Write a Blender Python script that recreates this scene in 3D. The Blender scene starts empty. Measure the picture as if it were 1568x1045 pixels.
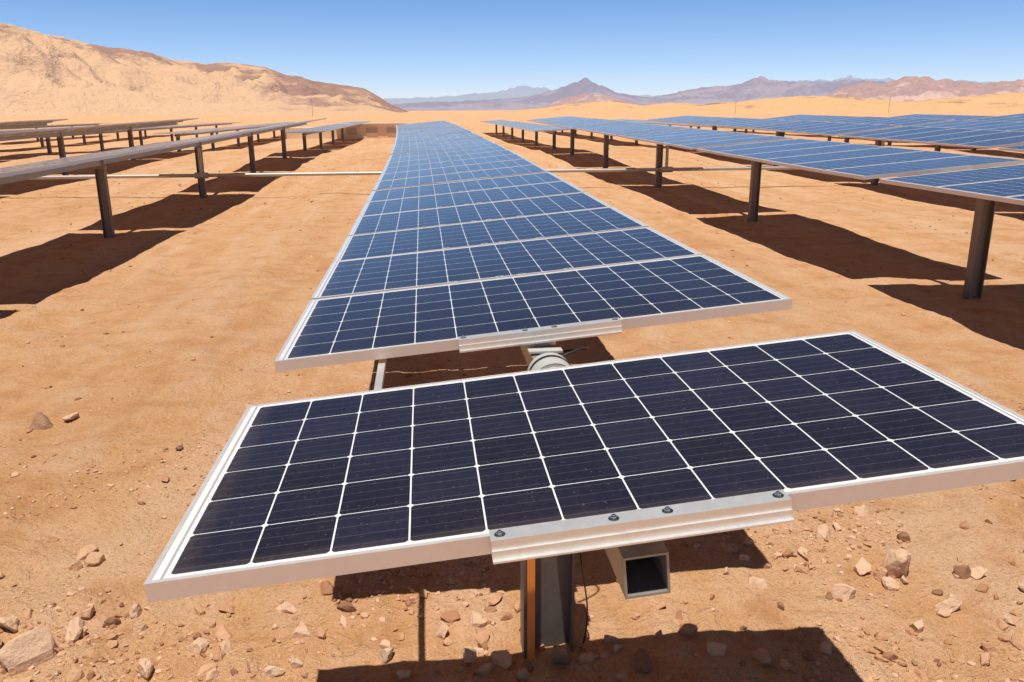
import bpy, math, random
import numpy as np
from mathutils import Vector, Matrix, noise
random.seed(7)
S=bpy.context.scene
S.view_settings.view_transform='Standard'
S.view_settings.look='None'
S.view_settings.exposure=0

# ------------------------------------------------------------------ helpers
def new_mat(name):
    m=bpy.data.materials.new(name); m.use_nodes=True
    nt=m.node_tree; nt.nodes.clear()
    return m,nt
def N(nt,t,**k):
    n=nt.nodes.new(t)
    for a,b in k.items(): setattr(n,a,b)
    return n
def L(nt,a,b): nt.links.new(a,b)
def M(nt,op,a,b=None,c=None,clamp=False):
    n=nt.nodes.new('ShaderNodeMath'); n.operation=op; n.use_clamp=clamp
    for i,v in enumerate((a,b,c)):
        if v is None: continue
        if isinstance(v,(int,float)): n.inputs[i].default_value=v
        else: nt.links.new(v,n.inputs[i])
    return n.outputs[0]
def mixc(nt,fac,a,b,blend='MIX'):
    n=nt.nodes.new('ShaderNodeMix'); n.data_type='RGBA'; n.blend_type=blend
    for s,v in ((n.inputs[0],fac),(n.inputs[6],a),(n.inputs[7],b)):
        if isinstance(v,(int,float)): s.default_value=v
        elif isinstance(v,tuple): s.default_value=(*v,1) if len(v)==3 else v
        else: nt.links.new(v,s)
    return n.outputs[2]
def ramp(nt,fac,stops):
    n=nt.nodes.new('ShaderNodeValToRGB'); e=n.color_ramp.elements
    while len(e)<len(stops): e.new(0.5)
    for i,(p,c) in enumerate(stops):
        e[i].position=p; e[i].color=(*c,1) if len(c)==3 else c
    nt.links.new(fac,n.inputs[0]); return n.outputs[0]
def bw(v): return (v,v,v)
def noi(nt,co,scale,detail=4,rough=.55,dist=0):
    n=N(nt,'ShaderNodeTexNoise'); n.inputs['Scale'].default_value=scale
    n.inputs['Detail'].default_value=detail; n.inputs['Roughness'].default_value=rough
    n.inputs['Distortion'].default_value=dist
    L(nt,co,n.inputs['Vector']); return n.outputs['Fac']
def prin(nt,**k):
    b=N(nt,'ShaderNodeBsdfPrincipled'); o=N(nt,'ShaderNodeOutputMaterial'); L(nt,b.outputs[0],o.inputs[0])
    for a,v in k.items():
        s=b.inputs[a.replace('_',' ')]
        if isinstance(v,(int,float)): s.default_value=v
        elif isinstance(v,tuple): s.default_value=(*v,1)
        else: L(nt,v,s)
    return b
def bump(nt,b,h,strength,dist):
    n=N(nt,'ShaderNodeBump'); n.inputs['Strength'].default_value=strength; n.inputs['Distance'].default_value=dist
    L(nt,h,n.inputs['Height']); L(nt,n.outputs[0],b.inputs['Normal'])

# ------------------------------------------------------------------ materials
def mat_metal(name,col,rough=.35,metal=.9,var=.25,scale=20):
    m,nt=new_mat(name); co=N(nt,'ShaderNodeTexCoord').outputs['Object']
    n=noi(nt,co,scale,4,.65)
    c=mixc(nt,n,tuple(v*(1-var) for v in col),tuple(min(1,v*(1+var)) for v in col))
    r=M(nt,'MULTIPLY_ADD',n,.25,rough-.12)
    prin(nt,Base_Color=c,Metallic=metal,Roughness=r); return m
m_alu=mat_metal('anodised_aluminium',(.78,.70,.65),.45,.5,.07,30)
m_rail=mat_metal('mill_aluminium',(.82,.79,.75),.36,.6,.07,40)
m_galv=mat_metal('galvanised_steel',(.36,.34,.31),.5,.5,.3,12)
m_post=mat_metal('weathered_post_steel',(.22,.18,.15),.5,.5,.35,9)
m_bolt=mat_metal('stainless_bolt',(.6,.59,.56),.25,1,.15,90)
m_plastic=mat_metal('grey_bearing_housing',(.52,.51,.48),.5,.1,.12,25)
m_black=mat_metal('black_cable_rubber',(.02,.02,.022),.5,0,.2,25)
m_sandrefl=mat_metal('painted_sand_reflection',(.88,.27,.05),.6,0,.12,25)  # orange reflection of sunlit sand, painted as a flat colour

def mat_glass():
    m,nt=new_mat('solar_glass_cells')
    uv=N(nt,'ShaderNodeUVMap'); uv.uv_map='UVMap'
    sx=N(nt,'ShaderNodeSeparateXYZ'); L(nt,uv.outputs[0],sx.inputs[0])
    U,V=sx.outputs[0],sx.outputs[1]; P=.1572
    cu=M(nt,'DIVIDE',M(nt,'SUBTRACT',U,(1.956-12*P)/2+.006),P)
    cv=M(nt,'DIVIDE',M(nt,'SUBTRACT',V,(.992-6*P)/2),P)
    fu=M(nt,'FRACT',cu); fv=M(nt,'FRACT',cv)
    du=M(nt,'MULTIPLY',M(nt,'SUBTRACT',.5,M(nt,'ABSOLUTE',M(nt,'SUBTRACT',fu,.5))),P)
    dv=M(nt,'MULTIPLY',M(nt,'SUBTRACT',.5,M(nt,'ABSOLUTE',M(nt,'SUBTRACT',fv,.5))),P)
    a=M(nt,'LESS_THAN',du,.0019); b=M(nt,'LESS_THAN',dv,.0013)
    c=M(nt,'LESS_THAN',M(nt,'ADD',du,dv),.0095)
    o=M(nt,'MAXIMUM',M(nt,'MAXIMUM',a,b),c)
    for t,lo,hi in ((cu,0,12),(cv,0,6)):
        o=M(nt,'MAXIMUM',o,M(nt,'LESS_THAN',t,lo)); o=M(nt,'MAXIMUM',o,M(nt,'GREATER_THAN',t,hi))
    fb=M(nt,'FRACT',M(nt,'MULTIPLY',fv,4)); db=M(nt,'ABSOLUTE',M(nt,'SUBTRACT',fb,.5))
    bus=M(nt,'LESS_THAN',db,.018)
    fl=N(nt,'ShaderNodeCombineXYZ'); L(nt,M(nt,'FLOOR',cu),fl.inputs[0]); L(nt,M(nt,'FLOOR',cv),fl.inputs[1])
    at=N(nt,'ShaderNodeAttribute'); at.attribute_name='pid'; L(nt,at.outputs['Fac'],fl.inputs[2])
    wn=N(nt,'ShaderNodeTexWhiteNoise'); L(nt,fl.outputs[0],wn.inputs[0])
    cell=mixc(nt,wn.outputs['Value'],(.006,.006,.015),(.012,.013,.032))
    co=N(nt,'ShaderNodeTexCoord').outputs['Object']
    cell=mixc(nt,M(nt,'MULTIPLY',bus,.55),cell,(.13,.12,.13))
    col=mixc(nt,o,cell,(.78,.78,.77))
    rb=M(nt,'MAXIMUM',M(nt,'LESS_THAN',M(nt,'ABSOLUTE',M(nt,'SUBTRACT',cu,-.075)),.02),M(nt,'LESS_THAN',M(nt,'ABSOLUTE',M(nt,'SUBTRACT',cu,12.06)),.02))
    col=mixc(nt,M(nt,'MULTIPLY',rb,.75),col,(.25,.25,.28))
    dust=noi(nt,co,3.5,5,.7); dust2=noi(nt,co,60,3,.7)
    spots=ramp(nt,noi(nt,co,120,2,.5),[(.69,bw(0)),(.75,bw(.45))])
    df=M(nt,'MULTIPLY_ADD',M(nt,'MULTIPLY',dust,dust2),.09,.0)
    df=M(nt,'MAXIMUM',df,M(nt,'MULTIPLY',spots,.5))
    ed=ramp(nt,M(nt,'DIVIDE',U,1.956),[(.0,bw(.22)),(.05,bw(0))])
    df=M(nt,'ADD',df,M(nt,'MULTIPLY',ed,dust2))
    ev=ramp(nt,V,[(.0,bw(.2)),(.06,bw(0))])
    df=M(nt,'ADD',df,M(nt,'MULTIPLY',ev,dust))
    col=mixc(nt,df,col,(.5,.37,.25))
    ro=M(nt,'MULTIPLY_ADD',dust,.16,.05)
    prin(nt,Base_Color=col,Roughness=ro,IOR=1.42)
    return m
m_glass=mat_glass()

def mat_sand():
    m,nt=new_mat('desert_sand'); co=N(nt,'ShaderNodeTexCoord').outputs['Object']
    n1=noi(nt,co,.35,5,.6,.4); n2=noi(nt,co,2.6,6,.68,.3); n3=noi(nt,co,55,4,.7); n4=noi(nt,co,260,2,.6)
    n5=noi(nt,co,.05,4,.6)
    mp=N(nt,'ShaderNodeMapping'); mp.inputs['Scale'].default_value=(1.6,.13,1); L(nt,co,mp.inputs['Vector'])
    n6=noi(nt,mp.outputs[0],1.,5,.6,.5)
    c=ramp(nt,n1,[(.3,(.66,.33,.14)),(.5,(.72,.395,.185)),(.72,(.75,.455,.25))])
    c=mixc(nt,ramp(nt,n6,[(.48,bw(0)),(.64,bw(.75))]),c,(.80,.52,.32))
    c=mixc(nt,ramp(nt,n6,[(.3,bw(.6)),(.46,bw(0))]),c,(.58,.28,.12))
    c=mixc(nt,ramp(nt,n2,[(.47,bw(0)),(.66,bw(.65))]),c,(.78,.53,.34))
    c=mixc(nt,ramp(nt,n2,[(.3,bw(.85)),(.46,bw(0))]),c,(.55,.255,.10))
    c=mixc(nt,ramp(nt,n5,[(.35,bw(.3)),(.6,bw(0))]),c,(.64,.35,.19))
    c=mixc(nt,ramp(nt,n3,[(.3,bw(.6)),(.48,bw(0))]),c,(.42,.20,.09))
    c=mixc(nt,ramp(nt,n3,[(.6,bw(0)),(.75,bw(.5))]),c,(.8,.62,.45))
    c=mixc(nt,ramp(nt,n4,[(.3,bw(.5)),(.46,bw(0))]),c,(.32,.16,.08))
    b=prin(nt,Base_Color=c,Roughness=.95,Specular_IOR_Level=.1)
    h=M(nt,'ADD',M(nt,'MULTIPLY',n3,.5),M(nt,'ADD',M(nt,'MULTIPLY',n4,.16),M(nt,'MULTIPLY_ADD',n6,1.5,M(nt,'MULTIPLY',n2,3.0))))
    bump(nt,b,h,1.,.045); return m
m_sand=mat_sand()
def mat_rock(name,a,b_,c_):
    m,nt=new_mat(name); co=N(nt,'ShaderNodeTexCoord').outputs['Object']
    g=N(nt,'ShaderNodeNewGeometry').outputs['Random Per Island']
    c=ramp(nt,g,[(0,(.2,.1,.06)),(.2,a),(.6,b_),(1,c_)])
    n=noi(nt,co,40,4,.7); c=mixc(nt,M(nt,'MULTIPLY',n,.6),c,(.42,.22,.11))
    b=prin(nt,Base_Color=c,Roughness=.9,Specular_IOR_Level=.15); bump(nt,b,n,.8,.012); return m
m_rock=mat_rock('desert_stone',(.46,.23,.12),(.64,.38,.22),(.78,.57,.41))
m_rockd=mat_rock('dark_desert_stone',(.26,.14,.09),(.30,.17,.11),(.34,.2,.13))

def mat_hill(name,sand,rock,rockamt,haze,hf,sc,bs=1.):
    m,nt=new_mat(name); tc=N(nt,'ShaderNodeTexCoord').outputs['Object']
    at=N(nt,'ShaderNodeAttribute'); at.attribute_name='rock'
    n=noi(nt,tc,sc,7,.62,.6); n2=noi(nt,tc,sc*6,5,.65)
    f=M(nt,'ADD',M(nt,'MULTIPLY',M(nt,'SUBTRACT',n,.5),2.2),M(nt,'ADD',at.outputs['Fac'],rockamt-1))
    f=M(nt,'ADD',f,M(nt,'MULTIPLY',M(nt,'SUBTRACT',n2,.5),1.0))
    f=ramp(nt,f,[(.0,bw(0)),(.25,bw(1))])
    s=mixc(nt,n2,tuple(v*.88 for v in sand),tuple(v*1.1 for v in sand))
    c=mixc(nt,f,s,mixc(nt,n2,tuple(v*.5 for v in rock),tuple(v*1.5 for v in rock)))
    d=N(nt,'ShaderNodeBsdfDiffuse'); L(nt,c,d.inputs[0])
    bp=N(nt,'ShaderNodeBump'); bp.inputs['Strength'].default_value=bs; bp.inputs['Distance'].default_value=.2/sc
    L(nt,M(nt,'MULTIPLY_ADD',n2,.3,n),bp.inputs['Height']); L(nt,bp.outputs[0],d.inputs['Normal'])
    e=N(nt,'ShaderNodeEmission'); e.inputs[0].default_value=(*haze,1)  # aerial haze painted in as a constant glow mixed with the hill colour
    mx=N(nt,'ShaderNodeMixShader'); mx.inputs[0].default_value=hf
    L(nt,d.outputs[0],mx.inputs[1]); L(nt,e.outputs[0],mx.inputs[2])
    o=N(nt,'ShaderNodeOutputMaterial'); L(nt,mx.outputs[0],o.inputs[0]); return m

# ------------------------------------------------------------------ mesh builder
class MB:
    def __init__(s): s.v=[];s.f=[];s.uv={};s.pid=[]
    def box(s,x0,x1,y0,y1,z0,z1,T=None):
        T=T or (lambda p:p); b=len(s.v)
        for z in (z0,z1):
            for x,y in ((x0,y0),(x1,y0),(x1,y1),(x0,y1)): s.v.append(T((x,y,z)))
        for q in ((3,2,1,0),(4,5,6,7),(0,1,5,4),(1,2,6,5),(2,3,7,6),(3,0,4,7)): s.f.append(tuple(b+i for i in q))
    def cyl(s,c,r,h,axis='z',n=12,T=None,r2=None,cap=True):
        T=T or (lambda p:p); b=len(s.v); r2=r if r2 is None else r2
        for k,(rr,hh) in enumerate(((r,-h/2),(r2,h/2))):
            for i in range(n):
                a=2*math.pi*i/n; p,q=rr*math.cos(a),rr*math.sin(a)
                if axis=='z': o=(c[0]+p,c[1]+q,c[2]+hh)
                elif axis=='y': o=(c[0]+q,c[1]+hh,c[2]+p)
                else: o=(c[0]+hh,c[1]+p,c[2]+q)
                s.v.append(T(o))
        for i in range(n): j=(i+1)%n; s.f.append((b+i,b+j,b+n+j,b+n+i))
        if cap: s.f.append(tuple(b+i for i in reversed(range(n)))); s.f.append(tuple(b+n+i for i in range(n)))
    def quad_uv(s,pts,uvs,pid=0):
        b=len(s.v); s.v+=pts; s.uv[len(s.f)]=uvs; s.f.append((b,b+1,b+2,b+3)); s.pid+= [pid]*4
    def obj(s,name,mat,parent=None,smooth=False,bevel=0):
        me=bpy.data.meshes.new(name); me.from_pydata(s.v,[],s.f); me.update()
        if s.uv:
            ul=me.uv_layers.new(name='UVMap')
            for p in me.polygons:
                u=s.uv.get(p.index)
                if u:
                    for k,li in enumerate(p.loop_indices): ul.data[li].uv=u[k]
            at=me.attributes.new('pid','FLOAT','POINT'); at.data.foreach_set('value',s.pid)
        me.materials.append(mat)
        if smooth: me.polygons.foreach_set('use_smooth',[True]*len(me.polygons))
        o=bpy.data.objects.new(name,me); S.collection.objects.link(o)
        if parent: o.parent=parent
        if bevel:
            bv=o.modifiers.new('bevel','BEVEL'); bv.width=bevel; bv.segments=2; bv.limit_method='ANGLE'
        return o
def empty(name):
    o=bpy.data.objects.new(name,None); S.collection.objects.link(o); return o

# ------------------------------------------------------------------ ground
GZ=-1.196
def ground_z(x,y):
    z=GZ
    t=max(0.,min(1.,(y-8)/26)); z+=.30*t*t
    if y>34: z-=.30*min(1,(y-34)/12)**1.0
    d=math.hypot(x,y)
    far=min(1,d/6)
    n=noise.noise(Vector((x*.28,y*.28,1.7)))*.08*far+noise.noise(Vector((x*.9,y*.9,4.)))*.035
    if d<40:
        n+=noise.noise(Vector((x*3.1,y*3.1,8.)))*.020+noise.noise(Vector((x*8,y*8,2.)))*.011
        if d<8: n+=noise.noise(Vector((x*19,y*19,3.)))*.006*max(0,1-d/8)*2
    for bx,w,h in ((-2.6,.5,.045),(2.9,.6,.04),(-3.9,.5,-.03)):
        n+=h*math.exp(-((x-bx-.35*noise.noise(Vector((0,y*.25,bx))))/w)**2)*(1 if d<60 else 0)
    if d>150: n=0
    return z+n
def axis(lo,hi,step,lim,g):
    a=list(np.arange(lo,hi,step)); s=step; v=hi
    while v<lim: a.append(v); s*=g; v+=s
    a.append(lim); s=step; v=lo-step
    while v>-lim: a.insert(0,v); s*=g; v-=s
    a.insert(0,-lim); return a
xs=axis(-3.2,3.2,.026,9000,1.04); ys=axis(.5,5.,.026,9000,1.04)
v=[];f=[]
for y in ys:
    for x in xs: v.append((x,y,ground_z(x,y)))
nx=len(xs)
for j in range(len(ys)-1):
    for i in range(nx-1): k=j*nx+i; f.append((k,k+1,k+nx+1,k+nx))
me=bpy.data.meshes.new('desert_ground'); me.from_pydata(v,[],f); me.materials.append(m_sand)
me.polygons.foreach_set('use_smooth',[True]*len(me.polygons))
S.collection.objects.link(bpy.data.objects.new('desert_ground',me))

# stones
import bmesh
def ico(sub):
    bm=bmesh.new(); bmesh.ops.create_icosphere(bm,subdivisions=sub,radius=1)
    vv=[vt.co.copy() for vt in bm.verts]; ff=[tuple(x.index for x in fc.verts) for fc in bm.faces]; bm.free(); return vv,ff
I1,I2,I3=ico(1),ico(2),ico(3)
def add_stone(V,F,x,y,r,base,flat=.6,tilt=0,seed=None,zoff=.25,elong=1.,rz=None):
    vv,ff=base; b=len(V); sd=seed if seed is not None else random.random()*100
    rz=random.random()*6.28 if rz is None else rz
    R=Matrix.Rotation(rz,3,'Z')@Matrix.Rotation(random.uniform(-.4,.4)+tilt,3,'X')@Matrix.Rotation(random.uniform(-.3,.3),3,'Y')
    sx,sy=random.uniform(.8,1.3)*elong,random.uniform(.65,1.)
    sz=flat*random.uniform(.8,1.2)
    cuts=[(Vector((random.gauss(0,1),random.gauss(0,1),random.gauss(0,1))).normalized(),random.uniform(.35,.7)) for _ in range(10 if len(vv)>20 else 4)]
    gz=ground_z(x,y)
    for p in vv:
        q=p.copy()
        for n,d in cuts:
            e=q.dot(n)-d
            if e>0: q-=n*e
        q*=1+.16*noise.noise(q*2.3+Vector((sd,0,0)))+.05*noise.noise(q*7+Vector((sd,0,0)))
        q=Vector((q.x*sx,q.y*sy,q.z*sz))*r*1.3
        q=R@q
        V.append((x+q.x,y+q.y,gz+q.z+r*zoff*flat))
    F+= [tuple(b+i for i in t) for t in ff]
V=[];F=[]
cnt=0
while cnt<11500:
    y=.4+abs(random.gauss(0,1))*1.9
    x=random.gauss(0,1)*2.4 if random.random()<.7 else random.uniform(-6,6)
    cl=noise.noise(Vector((x*1.1,y*1.1,11)))
    if random.random()>.3+cl*1.9: continue
    r=.0032+.010*random.random()**2.4+ (.016*random.random() if random.random()<.06 else 0)
    add_stone(V,F,x,y,r,I1); cnt+=1
for _ in range(3500):
    x=random.uniform(-14,14); y=random.uniform(3,32)
    cl=noise.noise(Vector((x*.5,y*.5,31)))
    if cl<-.05: continue
    add_stone(V,F,x,y,random.uniform(.008,.026),I1)
for _ in range(480):
    y=.6+abs(random.gauss(0,1))*1.0; x=random.uniform(-2.4,2.8)
    add_stone(V,F,x,y,.013+.032*random.random()**2.3,I2,.8)
me=bpy.data.meshes.new('gravel'); me.from_pydata(V,[],F); me.materials.append(m_rock)
S.collection.objects.link(bpy.data.objects.new('gravel',me))
def rock(x,y,r,fl,el,rz=None,mat=None,**k):
    V=[];F=[]; add_stone(V,F,x,y,r,I3,fl,elong=el,rz=rz,**k)
    me=bpy.data.meshes.new('rock'); me.from_pydata(V,[],F); me.materials.append(mat or m_rock)
    S.collection.objects.link(bpy.data.objects.new('rock',me))
for a in [(-1.92,1.36,.06,1.15,1.8,.6),(-1.84,1.53,.045,1.1,1.2),(-2.10,1.56,.045,1.,1.1),(1.61,1.56,.066,1.15,1.),(1.47,1.6,.042,1.,1.3),(1.45,1.9,.042,.8,1.1),
      (1.28,1.75,.03,.8,1.1),(1.3,1.43,.042,.8,1.3),(-2.97,3.85,.085,.8,1.1,None,m_rockd),(-2.8,3.95,.05,.7,1.2),(-.95,1.42,.042,1.,1.1),(-.62,1.25,.042,1.,1.),(-.4,1.35,.035,1.,1.),
      (-1.65,1.62,.03,.9,1.),(-.3,1.2,.035,.9,1.),(2.1,1.35,.045,.9,1.),(1.95,1.5,.035,.9,1.),(1.75,2.1,.035,.6,1.),(-1.05,1.6,.035,.8,1.),(-.8,1.5,.028,.8,1.),
      (-1.35,1.38,.04,.9,1.1),(-1.5,1.25,.035,.9,1.4),(1.7,1.3,.045,.9,1.2),(1.5,1.2,.035,.9,1.)]:
    rock(*a)
rock(.035,1.12,.048,1.7,.8,.3,m_rockd,tilt=.2,zoff=.7)

# ------------------------------------------------------------------ solar rows
PL,FD=1.956,.040
def row(X,tables,ztube,posts,detail=False,name='solar_panel_array',xb=lambda y:0.,hw=.074):
    """tables: list of (y0, npanels, pitch, tilt, panel width)"""
    root=empty(name)
    gl,fr,rl,bo,tb,po,bb=MB(),MB(),MB(),MB(),MB(),MB(),MB()
    pid=random.random()*100
    for (y0,n,pitch,t,PW) in tables:
        ct,st=math.cos(t),math.sin(t)
        for k in range(n):
            ya=y0+k*pitch; yb=ya+PW; za=ztube(ya); sl=(ztube(yb)-za)/PW; xo=X+xb(ya)
            jt=0 if ya<1.4 else random.uniform(-.003,.003)
            def T(p,ya=ya,za=za,sl=sl,xo=xo,jt=jt):
                x,y,z=p; return (xo+x*ct-z*st, ya+y, za+x*(st+jt)+z*ct+sl*y)
            h=PL/2; w=.011
            fr.box(-h,h,0,w,-FD,0,T); fr.box(-h,h,PW-w,PW,-FD,0,T)
            fr.box(-h,-h+w,w,PW-w,-FD,0,T); fr.box(h-w,h,w,PW-w,-FD,0,T)
            zg=-.0022; pid+=1; q=.992
            gl.quad_uv([T((-h+w,w,zg)),T((h-w,w,zg)),T((h-w,PW-w,zg)),T((-h+w,PW-w,zg))],[(w,w),(PL-w,w),(PL-w,q-w),(w,q-w)],pid)
            fr.box(-h+w,h-w,w,PW-w,-.008,-.005,T)
            if k==0:
                if detail:
                    H=.305
                    rl.box(-H,H,-.030,.015,.0015,.0050,T)
                    rl.box(-H,H,-.030,-.027,-.016,.0015,T)
                    rl.box(-H,H,-.035,-.027,-.019,-.016,T)
                    rl.box(-H,H,-.035,-.032,-.034,-.019,T)
                    rl.box(-H,H,-.044,-.032,-.038,-.034,T)
                    rl.box(-H,H,-.027,.0,-.046,-.0405,T)
                    for bx in (-.285,-.055,.055,.285):
                        bo.cyl((bx,-.010,.006),.0115,.002,'z',18,T)
                        bo.cyl((bx,-.010,.0095),.0068,.005,'z',6,T)
                        bo.cyl((bx,-.010,.0130),.0035,.004,'z',10,T)
                else: rl.box(-.3,.3,-.03,0.0,-.05,.004,T)
            if detail and k<n-1 and ya<14:
                g=pitch-PW
                for bx in (-.285,-.055,.055,.285):
                    rl.box(bx-.02,bx+.02,PW-.006,PW+g+.006,.0015,.0045,T)
                    bo.cyl((bx,PW+g/2,.0075),.0068,.006,'z',6,T)
            rl.box(-.3,.3,PW-.03,PW+.01,-FD-.04,-FD-.001,T)
            rl.box(-.06,.06,.02,.07,-.072,-FD-.002,T)
    # torque tube (hollow square)
    ys0=tables[0][0]-.03; ye=tables[-1][0]+tables[-1][1]*tables[-1][2]
    a=.047; th=.005; y=ys0; t=tables[0][3]; ct,st=math.cos(t),math.sin(t)
    while y<ye:
        y2=min(y+3.,ye); z1,z2=ztube(y)-.121,ztube(y2)-.121; xo=X+.012+xb(y); sxx=(xb(y2)-xb(y))/(y2-y)
        def T(p,y=y,z1=z1,sl=(z2-z1)/(y2-y),xo=xo,sxx=sxx):
            x,yy,z=p; return (xo+x*ct-z*st+sxx*yy, y+yy, z1+x*st+z*ct+sl*yy)
        d=y2-y
        tb.box(-a,a,0,d,a-th,a,T); tb.box(-a,a,0,d,-a,-a+th,T); tb.box(-a,-a+th,0,d,-a+th,a-th,T); tb.box(a-th,a,0,d,-a+th,a-th,T)
        y=y2
    hw0=hw
    dk=MB(); hs=MB()
    for py in posts:
        xp=X+xb(py); hw=.095 if detail else hw0
        zt=ztube(py)-.121; zg=ground_z(xp,py)-.1
        D=.055; top=zt-.105
        po.box(xp-hw,xp-hw+.010,py-D,py+D,zg,top); po.box(xp+hw-.010,xp+hw,py-D,py+D,zg,top)
        po.box(xp-hw+.010,xp+hw-.010,py-.005,py+.005,zg,top)
        bb.box(xp-.10,xp+.10,py-.06,py+.06,top+.001,top+.013)
        n=48 if py<3 else 10; c=(xp+.012,py,zt)
        if py<3:
            # solid barrel housing with a front collar and one strap
            hs.cyl(c,.080,.13,'y',n,cap=False); bb.cyl((c[0],py,zt),.0795,.128,'y',n)
            hs.cyl((c[0],py-.085,zt),.068,.04,'y',n,cap=False); bb.cyl((c[0],py-.085,zt),.0675,.039,'y',n)
            dk.cyl((c[0],py+.02,zt),.0825,.016,'y',n)
        else: bb.cyl(c,.082,.12,'y',n)
        bb.box(xp-.07,xp+.09,py-.03,py+.03,top+.013,zt-.06)
        if detail:
            bb.box(xp-.05,xp+.075,py+.15,py+.2,zt+.052,zt+.060)
    gl.obj('glass_cells',m_glass,root)
    fr.obj('module_frames',m_alu,root)
    rl.obj('clamp_rails',m_rail,root)
    tb.obj('torque_tube',m_galv,root)
    po.obj('support_posts',m_post,root)
    bb.obj('tube_bearings',m_plastic if detail else m_galv,root)
    if hs.v: hs.obj('bearing_housing',m_plastic,root,smooth=True)
    if dk.v: dk.obj('bearing_strap',m_black,root)
    if bo.v: bo.obj('clamp_bolts',m_bolt,root)
    return root

T0=.0907
zmain=lambda y: .0110*max(0,y-4)
tb=[(-.010,1,1.,T0,1.002)]
y=.992+.467
for i in range(5):
    tb.append((y,6,1.036,T0+(0,.004,-.006,.003,-.003)[i],1.018)); y+=6*1.036+.09
bend=lambda y: -.55*max(0,(y-7)/27)**2
main=row(0,tb,zmain,[1.226]+[7.7+6.3*i for i in range(5)],detail=True,xb=bend)
ex=MB()
ex.box(-.60,-.575,.90,1.55,-.135,-.11)
ex.obj('side_brace',m_rail,main)
ex=MB()
ex.box(-.083,-.054,1.163,1.167,GZ-.05,-.26)
ex.obj('sand_reflection_strip',m_sandrefl,main)  # added strip painting the sand's reflection inside the front post's left flange
def cable(pts,r,parent,name):
    cu=bpy.data.curves.new(name,'CURVE'); cu.dimensions='3D'; cu.bevel_depth=r; cu.bevel_resolution=3
    sp=cu.splines.new('NURBS'); sp.points.add(len(pts)-1); sp.use_endpoint_u=True; sp.order_u=4
    for p,q in zip(sp.points,pts): p.co=(*q,1)
    cu.materials.append(m_black); o=bpy.data.objects.new(name,cu); S.collection.objects.link(o); o.parent=parent
cable([(.1,1.3,-.24),(.12,1.3,-.6),(.13,1.25,-.95),(.17,1.2,-1.05),(.13,1.2,-1.22)],.003,main,'cable')
cable([(.06,1.3,-.06),(.12,1.32,-.04),(.17,1.36,-.045),(.18,1.42,-.07),(.1,1.5,-.1)],.0045,main,'jumper')

side=lambda b: (lambda y: b+.0095*max(0,y-8))
PY=[6.69+6.2*i for i in range(-1,5)]
def tabs(y0,n,t,jit=.012,np_=6):
    return [(y0+6.2*i,np_,.978,t+random.uniform(-jit,jit),.970) for i in range(n)]
row(-5.68,tabs(1.1,6,.122),side(.08),PY)
row(5.48,tabs(1.25,6,.085),side(.13),PY)
for i in range(2,8):
    row(-5.68*i+.1,tabs(1.0+random.uniform(-.4,.4),6,.12,.015),side(.12),PY)
for i in range(2,13):
    row(5.62*i,tabs(1.0+random.uniform(-.4,.4)+(3 if i>6 else 0),6,.10,.015),side(.12),PY)
for i in range(-9,10):
    if i==0: continue
    row(5.62*i+(-.2 if i<0 else .2),[(38+6.3*k,6,.995,.05 if i>0 else .02,.98) for k in range(6)],lambda y:-.12,[38.3+6.3*k for k in range(6)])

d=MB(); d.cyl((0,18.9,-.66),.042,74,'x',14)
for X in [5.62*i for i in range(-6,7) if i]:
    d.cyl((X,18.9,-.66),.07,.3,'x',14); d.box(X-.03,X+.03,18.87,18.93,-.62,-.02)
d.obj('drive_shaft',mat_metal('shaft_steel',(.46,.42,.38),.5,.4,.15,8),None)

# ------------------------------------------------------------------ hills
def interp(p,a):
    if a<=p[0][0]: return p[0][1]
    for (a0,e0),(a1,e1) in zip(p,p[1:]):
        if a<=a1: return e0+(e1-e0)*(a-a0)/(a1-a0)
    return p[-1][1]
def ridge(name,prof,R,foot,mat,na=500,nr=60,rough=.1,nscale=1/250,gully=.1,seed=0,rockp=None,crest_n=.04):
    V=[];F=[];rk=[]
    a0,a1=prof[0][0],prof[-1][0]
    for i in range(na+1):
        a=a0+(a1-a0)*i/na; e=interp(prof,a); ar=math.radians(a)
        Rr=R*(1+.06*math.sin(ar*9+seed))
        for j in range(nr+1):
            t=j/nr*1.4; r=foot+(Rr-foot)*t
            x,y=r*math.sin(ar),r*math.cos(ar)
            H=Rr*math.tan(math.radians(max(e,-.2)))+.8
            if t<=1: s=t**1.5*(1-.25*math.sin(math.pi*t)**2)
            else: s=max(0,1-(t-1)*1.5)
            q=Vector((x*nscale+seed,y*nscale,seed*.3))
            rid=1-abs(noise.noise(q))*2.2; rid2=noise.fractal(q*2.5,1.,2.1,5)
            rid3=1-2*abs(noise.noise(q*3.3+Vector((5,0,0))))
            env=math.sin(math.pi*min(1,t))**.8 if t<=1 else 0
            z=H*s+H*env*(gully*(rid-.5)+rough*rid2+gully*.35*(rid3-.4))+H*crest_n*noise.fractal(q*7,1,2,4)*min(1,t)
            if e<-.05: z-=5
            V.append((x,y,GZ-1.5+z)); 
            rk.append((interp(rockp,a) if rockp else .5)+ .55*(min(t,1)-.7)+.25*(rid2))
    for i in range(na):
        for j in range(nr): k=i*(nr+1)+j; F.append((k,k+nr+1,k+nr+2,k+1))
    me=bpy.data.meshes.new(name); me.from_pydata(V,[],F); me.materials.append(mat)
    at=me.attributes.new('rock','FLOAT','POINT'); at.data.foreach_set('value',rk)
    me.polygons.foreach_set('use_smooth',[True]*len(me.polygons))
    o=bpy.data.objects.new(name,me); S.collection.objects.link(o); return o
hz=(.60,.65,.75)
sandc=(.68,.415,.23); rockc=(.34,.18,.12)
mh1=mat_hill('dune_mountain_mat',sandc,rockc,.47,hz,.12,.008,.95)
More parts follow.
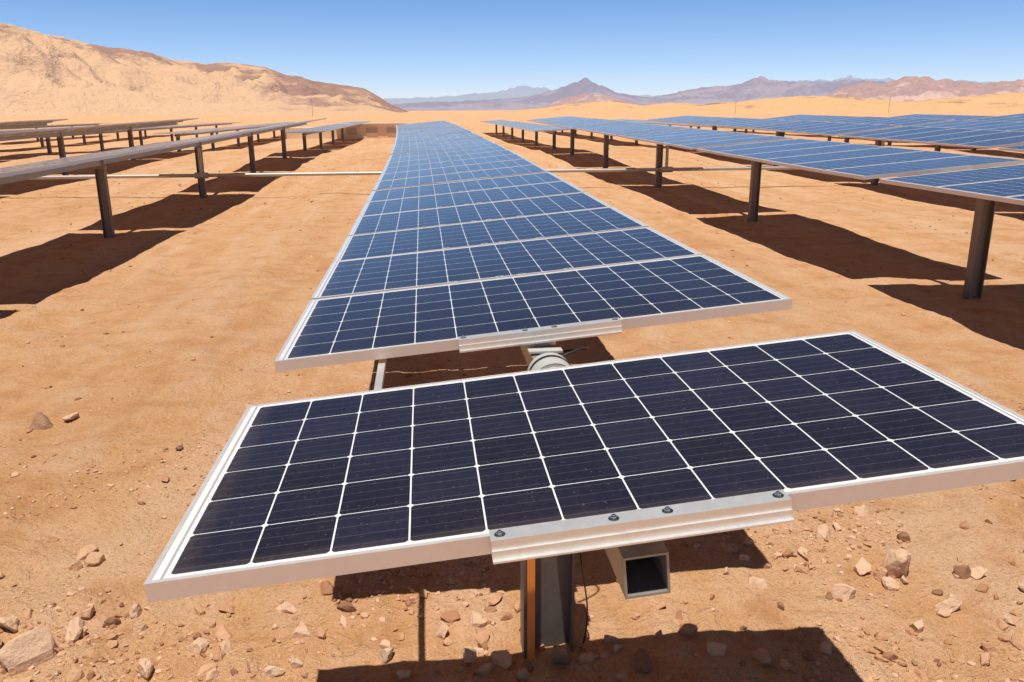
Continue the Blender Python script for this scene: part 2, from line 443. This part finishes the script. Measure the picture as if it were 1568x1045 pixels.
mh2=mat_hill('sand_hill_mat',(.72,.42,.20),rockc,.30,hz,.06,.012,1.)
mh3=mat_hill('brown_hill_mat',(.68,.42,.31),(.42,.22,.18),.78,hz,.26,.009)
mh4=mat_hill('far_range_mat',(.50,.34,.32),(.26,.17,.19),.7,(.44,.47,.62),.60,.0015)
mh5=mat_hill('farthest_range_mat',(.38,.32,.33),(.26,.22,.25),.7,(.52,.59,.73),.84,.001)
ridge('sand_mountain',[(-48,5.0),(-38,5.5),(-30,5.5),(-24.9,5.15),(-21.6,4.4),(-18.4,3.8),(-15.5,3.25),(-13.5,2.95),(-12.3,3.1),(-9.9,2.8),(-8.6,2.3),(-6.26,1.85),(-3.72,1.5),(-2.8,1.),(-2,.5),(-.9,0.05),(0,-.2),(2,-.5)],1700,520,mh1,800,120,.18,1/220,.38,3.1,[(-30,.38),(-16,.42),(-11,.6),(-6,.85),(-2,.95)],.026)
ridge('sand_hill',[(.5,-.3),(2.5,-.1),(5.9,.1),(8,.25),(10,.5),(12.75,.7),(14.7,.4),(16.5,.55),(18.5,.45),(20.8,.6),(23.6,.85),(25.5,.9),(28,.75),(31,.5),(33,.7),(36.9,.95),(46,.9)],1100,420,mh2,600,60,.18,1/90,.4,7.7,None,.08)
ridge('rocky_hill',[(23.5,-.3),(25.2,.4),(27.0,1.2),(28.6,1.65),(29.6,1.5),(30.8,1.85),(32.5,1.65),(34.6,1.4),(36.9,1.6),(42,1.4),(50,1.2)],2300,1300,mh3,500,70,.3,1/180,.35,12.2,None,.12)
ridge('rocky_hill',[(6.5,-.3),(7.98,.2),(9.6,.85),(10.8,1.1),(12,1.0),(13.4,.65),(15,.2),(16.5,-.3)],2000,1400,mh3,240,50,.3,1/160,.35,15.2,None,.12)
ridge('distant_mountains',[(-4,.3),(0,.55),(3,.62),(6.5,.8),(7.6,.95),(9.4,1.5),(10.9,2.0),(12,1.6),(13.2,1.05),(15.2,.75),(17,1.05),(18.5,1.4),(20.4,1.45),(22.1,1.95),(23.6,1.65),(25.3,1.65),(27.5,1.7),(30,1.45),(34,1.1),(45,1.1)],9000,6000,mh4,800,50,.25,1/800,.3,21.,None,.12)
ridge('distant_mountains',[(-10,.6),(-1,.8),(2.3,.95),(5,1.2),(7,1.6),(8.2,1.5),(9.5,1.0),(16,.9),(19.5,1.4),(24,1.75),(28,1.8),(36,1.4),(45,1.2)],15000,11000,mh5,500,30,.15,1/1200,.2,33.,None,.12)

b=empty('equipment_shelter')
w=MB(); w.box(-6.6,-1.8,62,65,-1.4,-.22); w.box(-10.5,-6.602,62.4,64.5,-1.4,-.4)
w.obj('walls',mat_metal('tan_render',(.84,.62,.42),.9,0,.06,2),b)
w=MB(); w.box(-6.75,-1.65,61.85,65.15,-.218,-.12)
for k in range(3): w.box(-6+k*1.5,-5.2+k*1.5,61.96,61.998,-.9,-.45)
w.obj('roof_and_openings',mat_metal('shelter_roof',(.55,.42,.31),.8,0,.1,2),b)
for (x,y,h) in [(-38,300,6.),(125,330,5.5),(190,330,6.5)]:
    p=MB(); p.cyl((x,y,GZ+h/2),.09,h,'z',8,r2=.06); p.box(x-.6,x+.6,y-.04,y+.04,GZ+h*.9,GZ+h*.9+.08); p.box(x-.45,x+.45,y-.04,y+.04,GZ+h*.8,GZ+h*.8+.08)
    p.obj('power_pole',m_galv,None)

# ------------------------------------------------------------------ light, sky, camera
ld=Vector((.12,.225,-1.2)).normalized()
sd=-ld; elev=math.asin(sd.z); azr=math.atan2(sd.x,sd.y)
sl=bpy.data.lights.new('sun','SUN'); sl.energy=5.0; sl.angle=math.radians(.5); sl.color=(1,.955,.885)
so=bpy.data.objects.new('sun',sl); S.collection.objects.link(so); so.rotation_euler=ld.to_track_quat('-Z','Y').to_euler()
W=bpy.data.worlds.new('World'); S.world=W; W.use_nodes=True; nt=W.node_tree; nt.nodes.clear()
sk=N(nt,'ShaderNodeTexSky'); sk.sky_type='NISHITA'; sk.sun_disc=False
sk.sun_elevation=elev; sk.sun_rotation=azr; sk.altitude=2400; sk.air_density=1.0; sk.dust_density=.2; sk.ozone_density=2.5
tc=N(nt,'ShaderNodeTexCoord'); sp=N(nt,'ShaderNodeSeparateXYZ'); L(nt,tc.outputs['Generated'],sp.inputs[0])
g=ramp(nt,sp.outputs[2],[(0,(1.02,1.0,1.22)),(.03,(.98,1.01,1.25)),(.07,(.86,.97,1.22)),(.13,(.68,.87,1.12)),(.3,(.36,.42,.50)),(.6,(.28,.28,.30)),(1,(.26,.26,.26))])
mul=mixc(nt,1.,sk.outputs[0],g,'MULTIPLY')
bg=N(nt,'ShaderNodeBackground'); bg.inputs[1].default_value=.11
o=N(nt,'ShaderNodeOutputWorld'); L(nt,mul,bg.inputs[0]); L(nt,bg.outputs[0],o.inputs[0])

cam=bpy.data.cameras.new('camera'); co=bpy.data.objects.new('camera',cam); S.collection.objects.link(co); S.camera=co
yaw,pit,rol=.10422,.27402,-.00546
f=Vector((math.sin(yaw)*math.cos(pit),math.cos(yaw)*math.cos(pit),-math.sin(pit)))
r=Vector((math.cos(yaw),-math.sin(yaw),0)); u=r.cross(f)
r2=r*math.cos(rol)+u*math.sin(rol); u2=-r*math.sin(rol)+u*math.cos(rol)
m=Matrix((r2,u2,-f)).transposed().to_4x4(); m.translation=Vector((-.4102,-1.47525,.78788)); co.matrix_world=m
cam.sensor_width=36; cam.lens=1258.25/1568*36; cam.clip_start=.05; cam.clip_end=60000
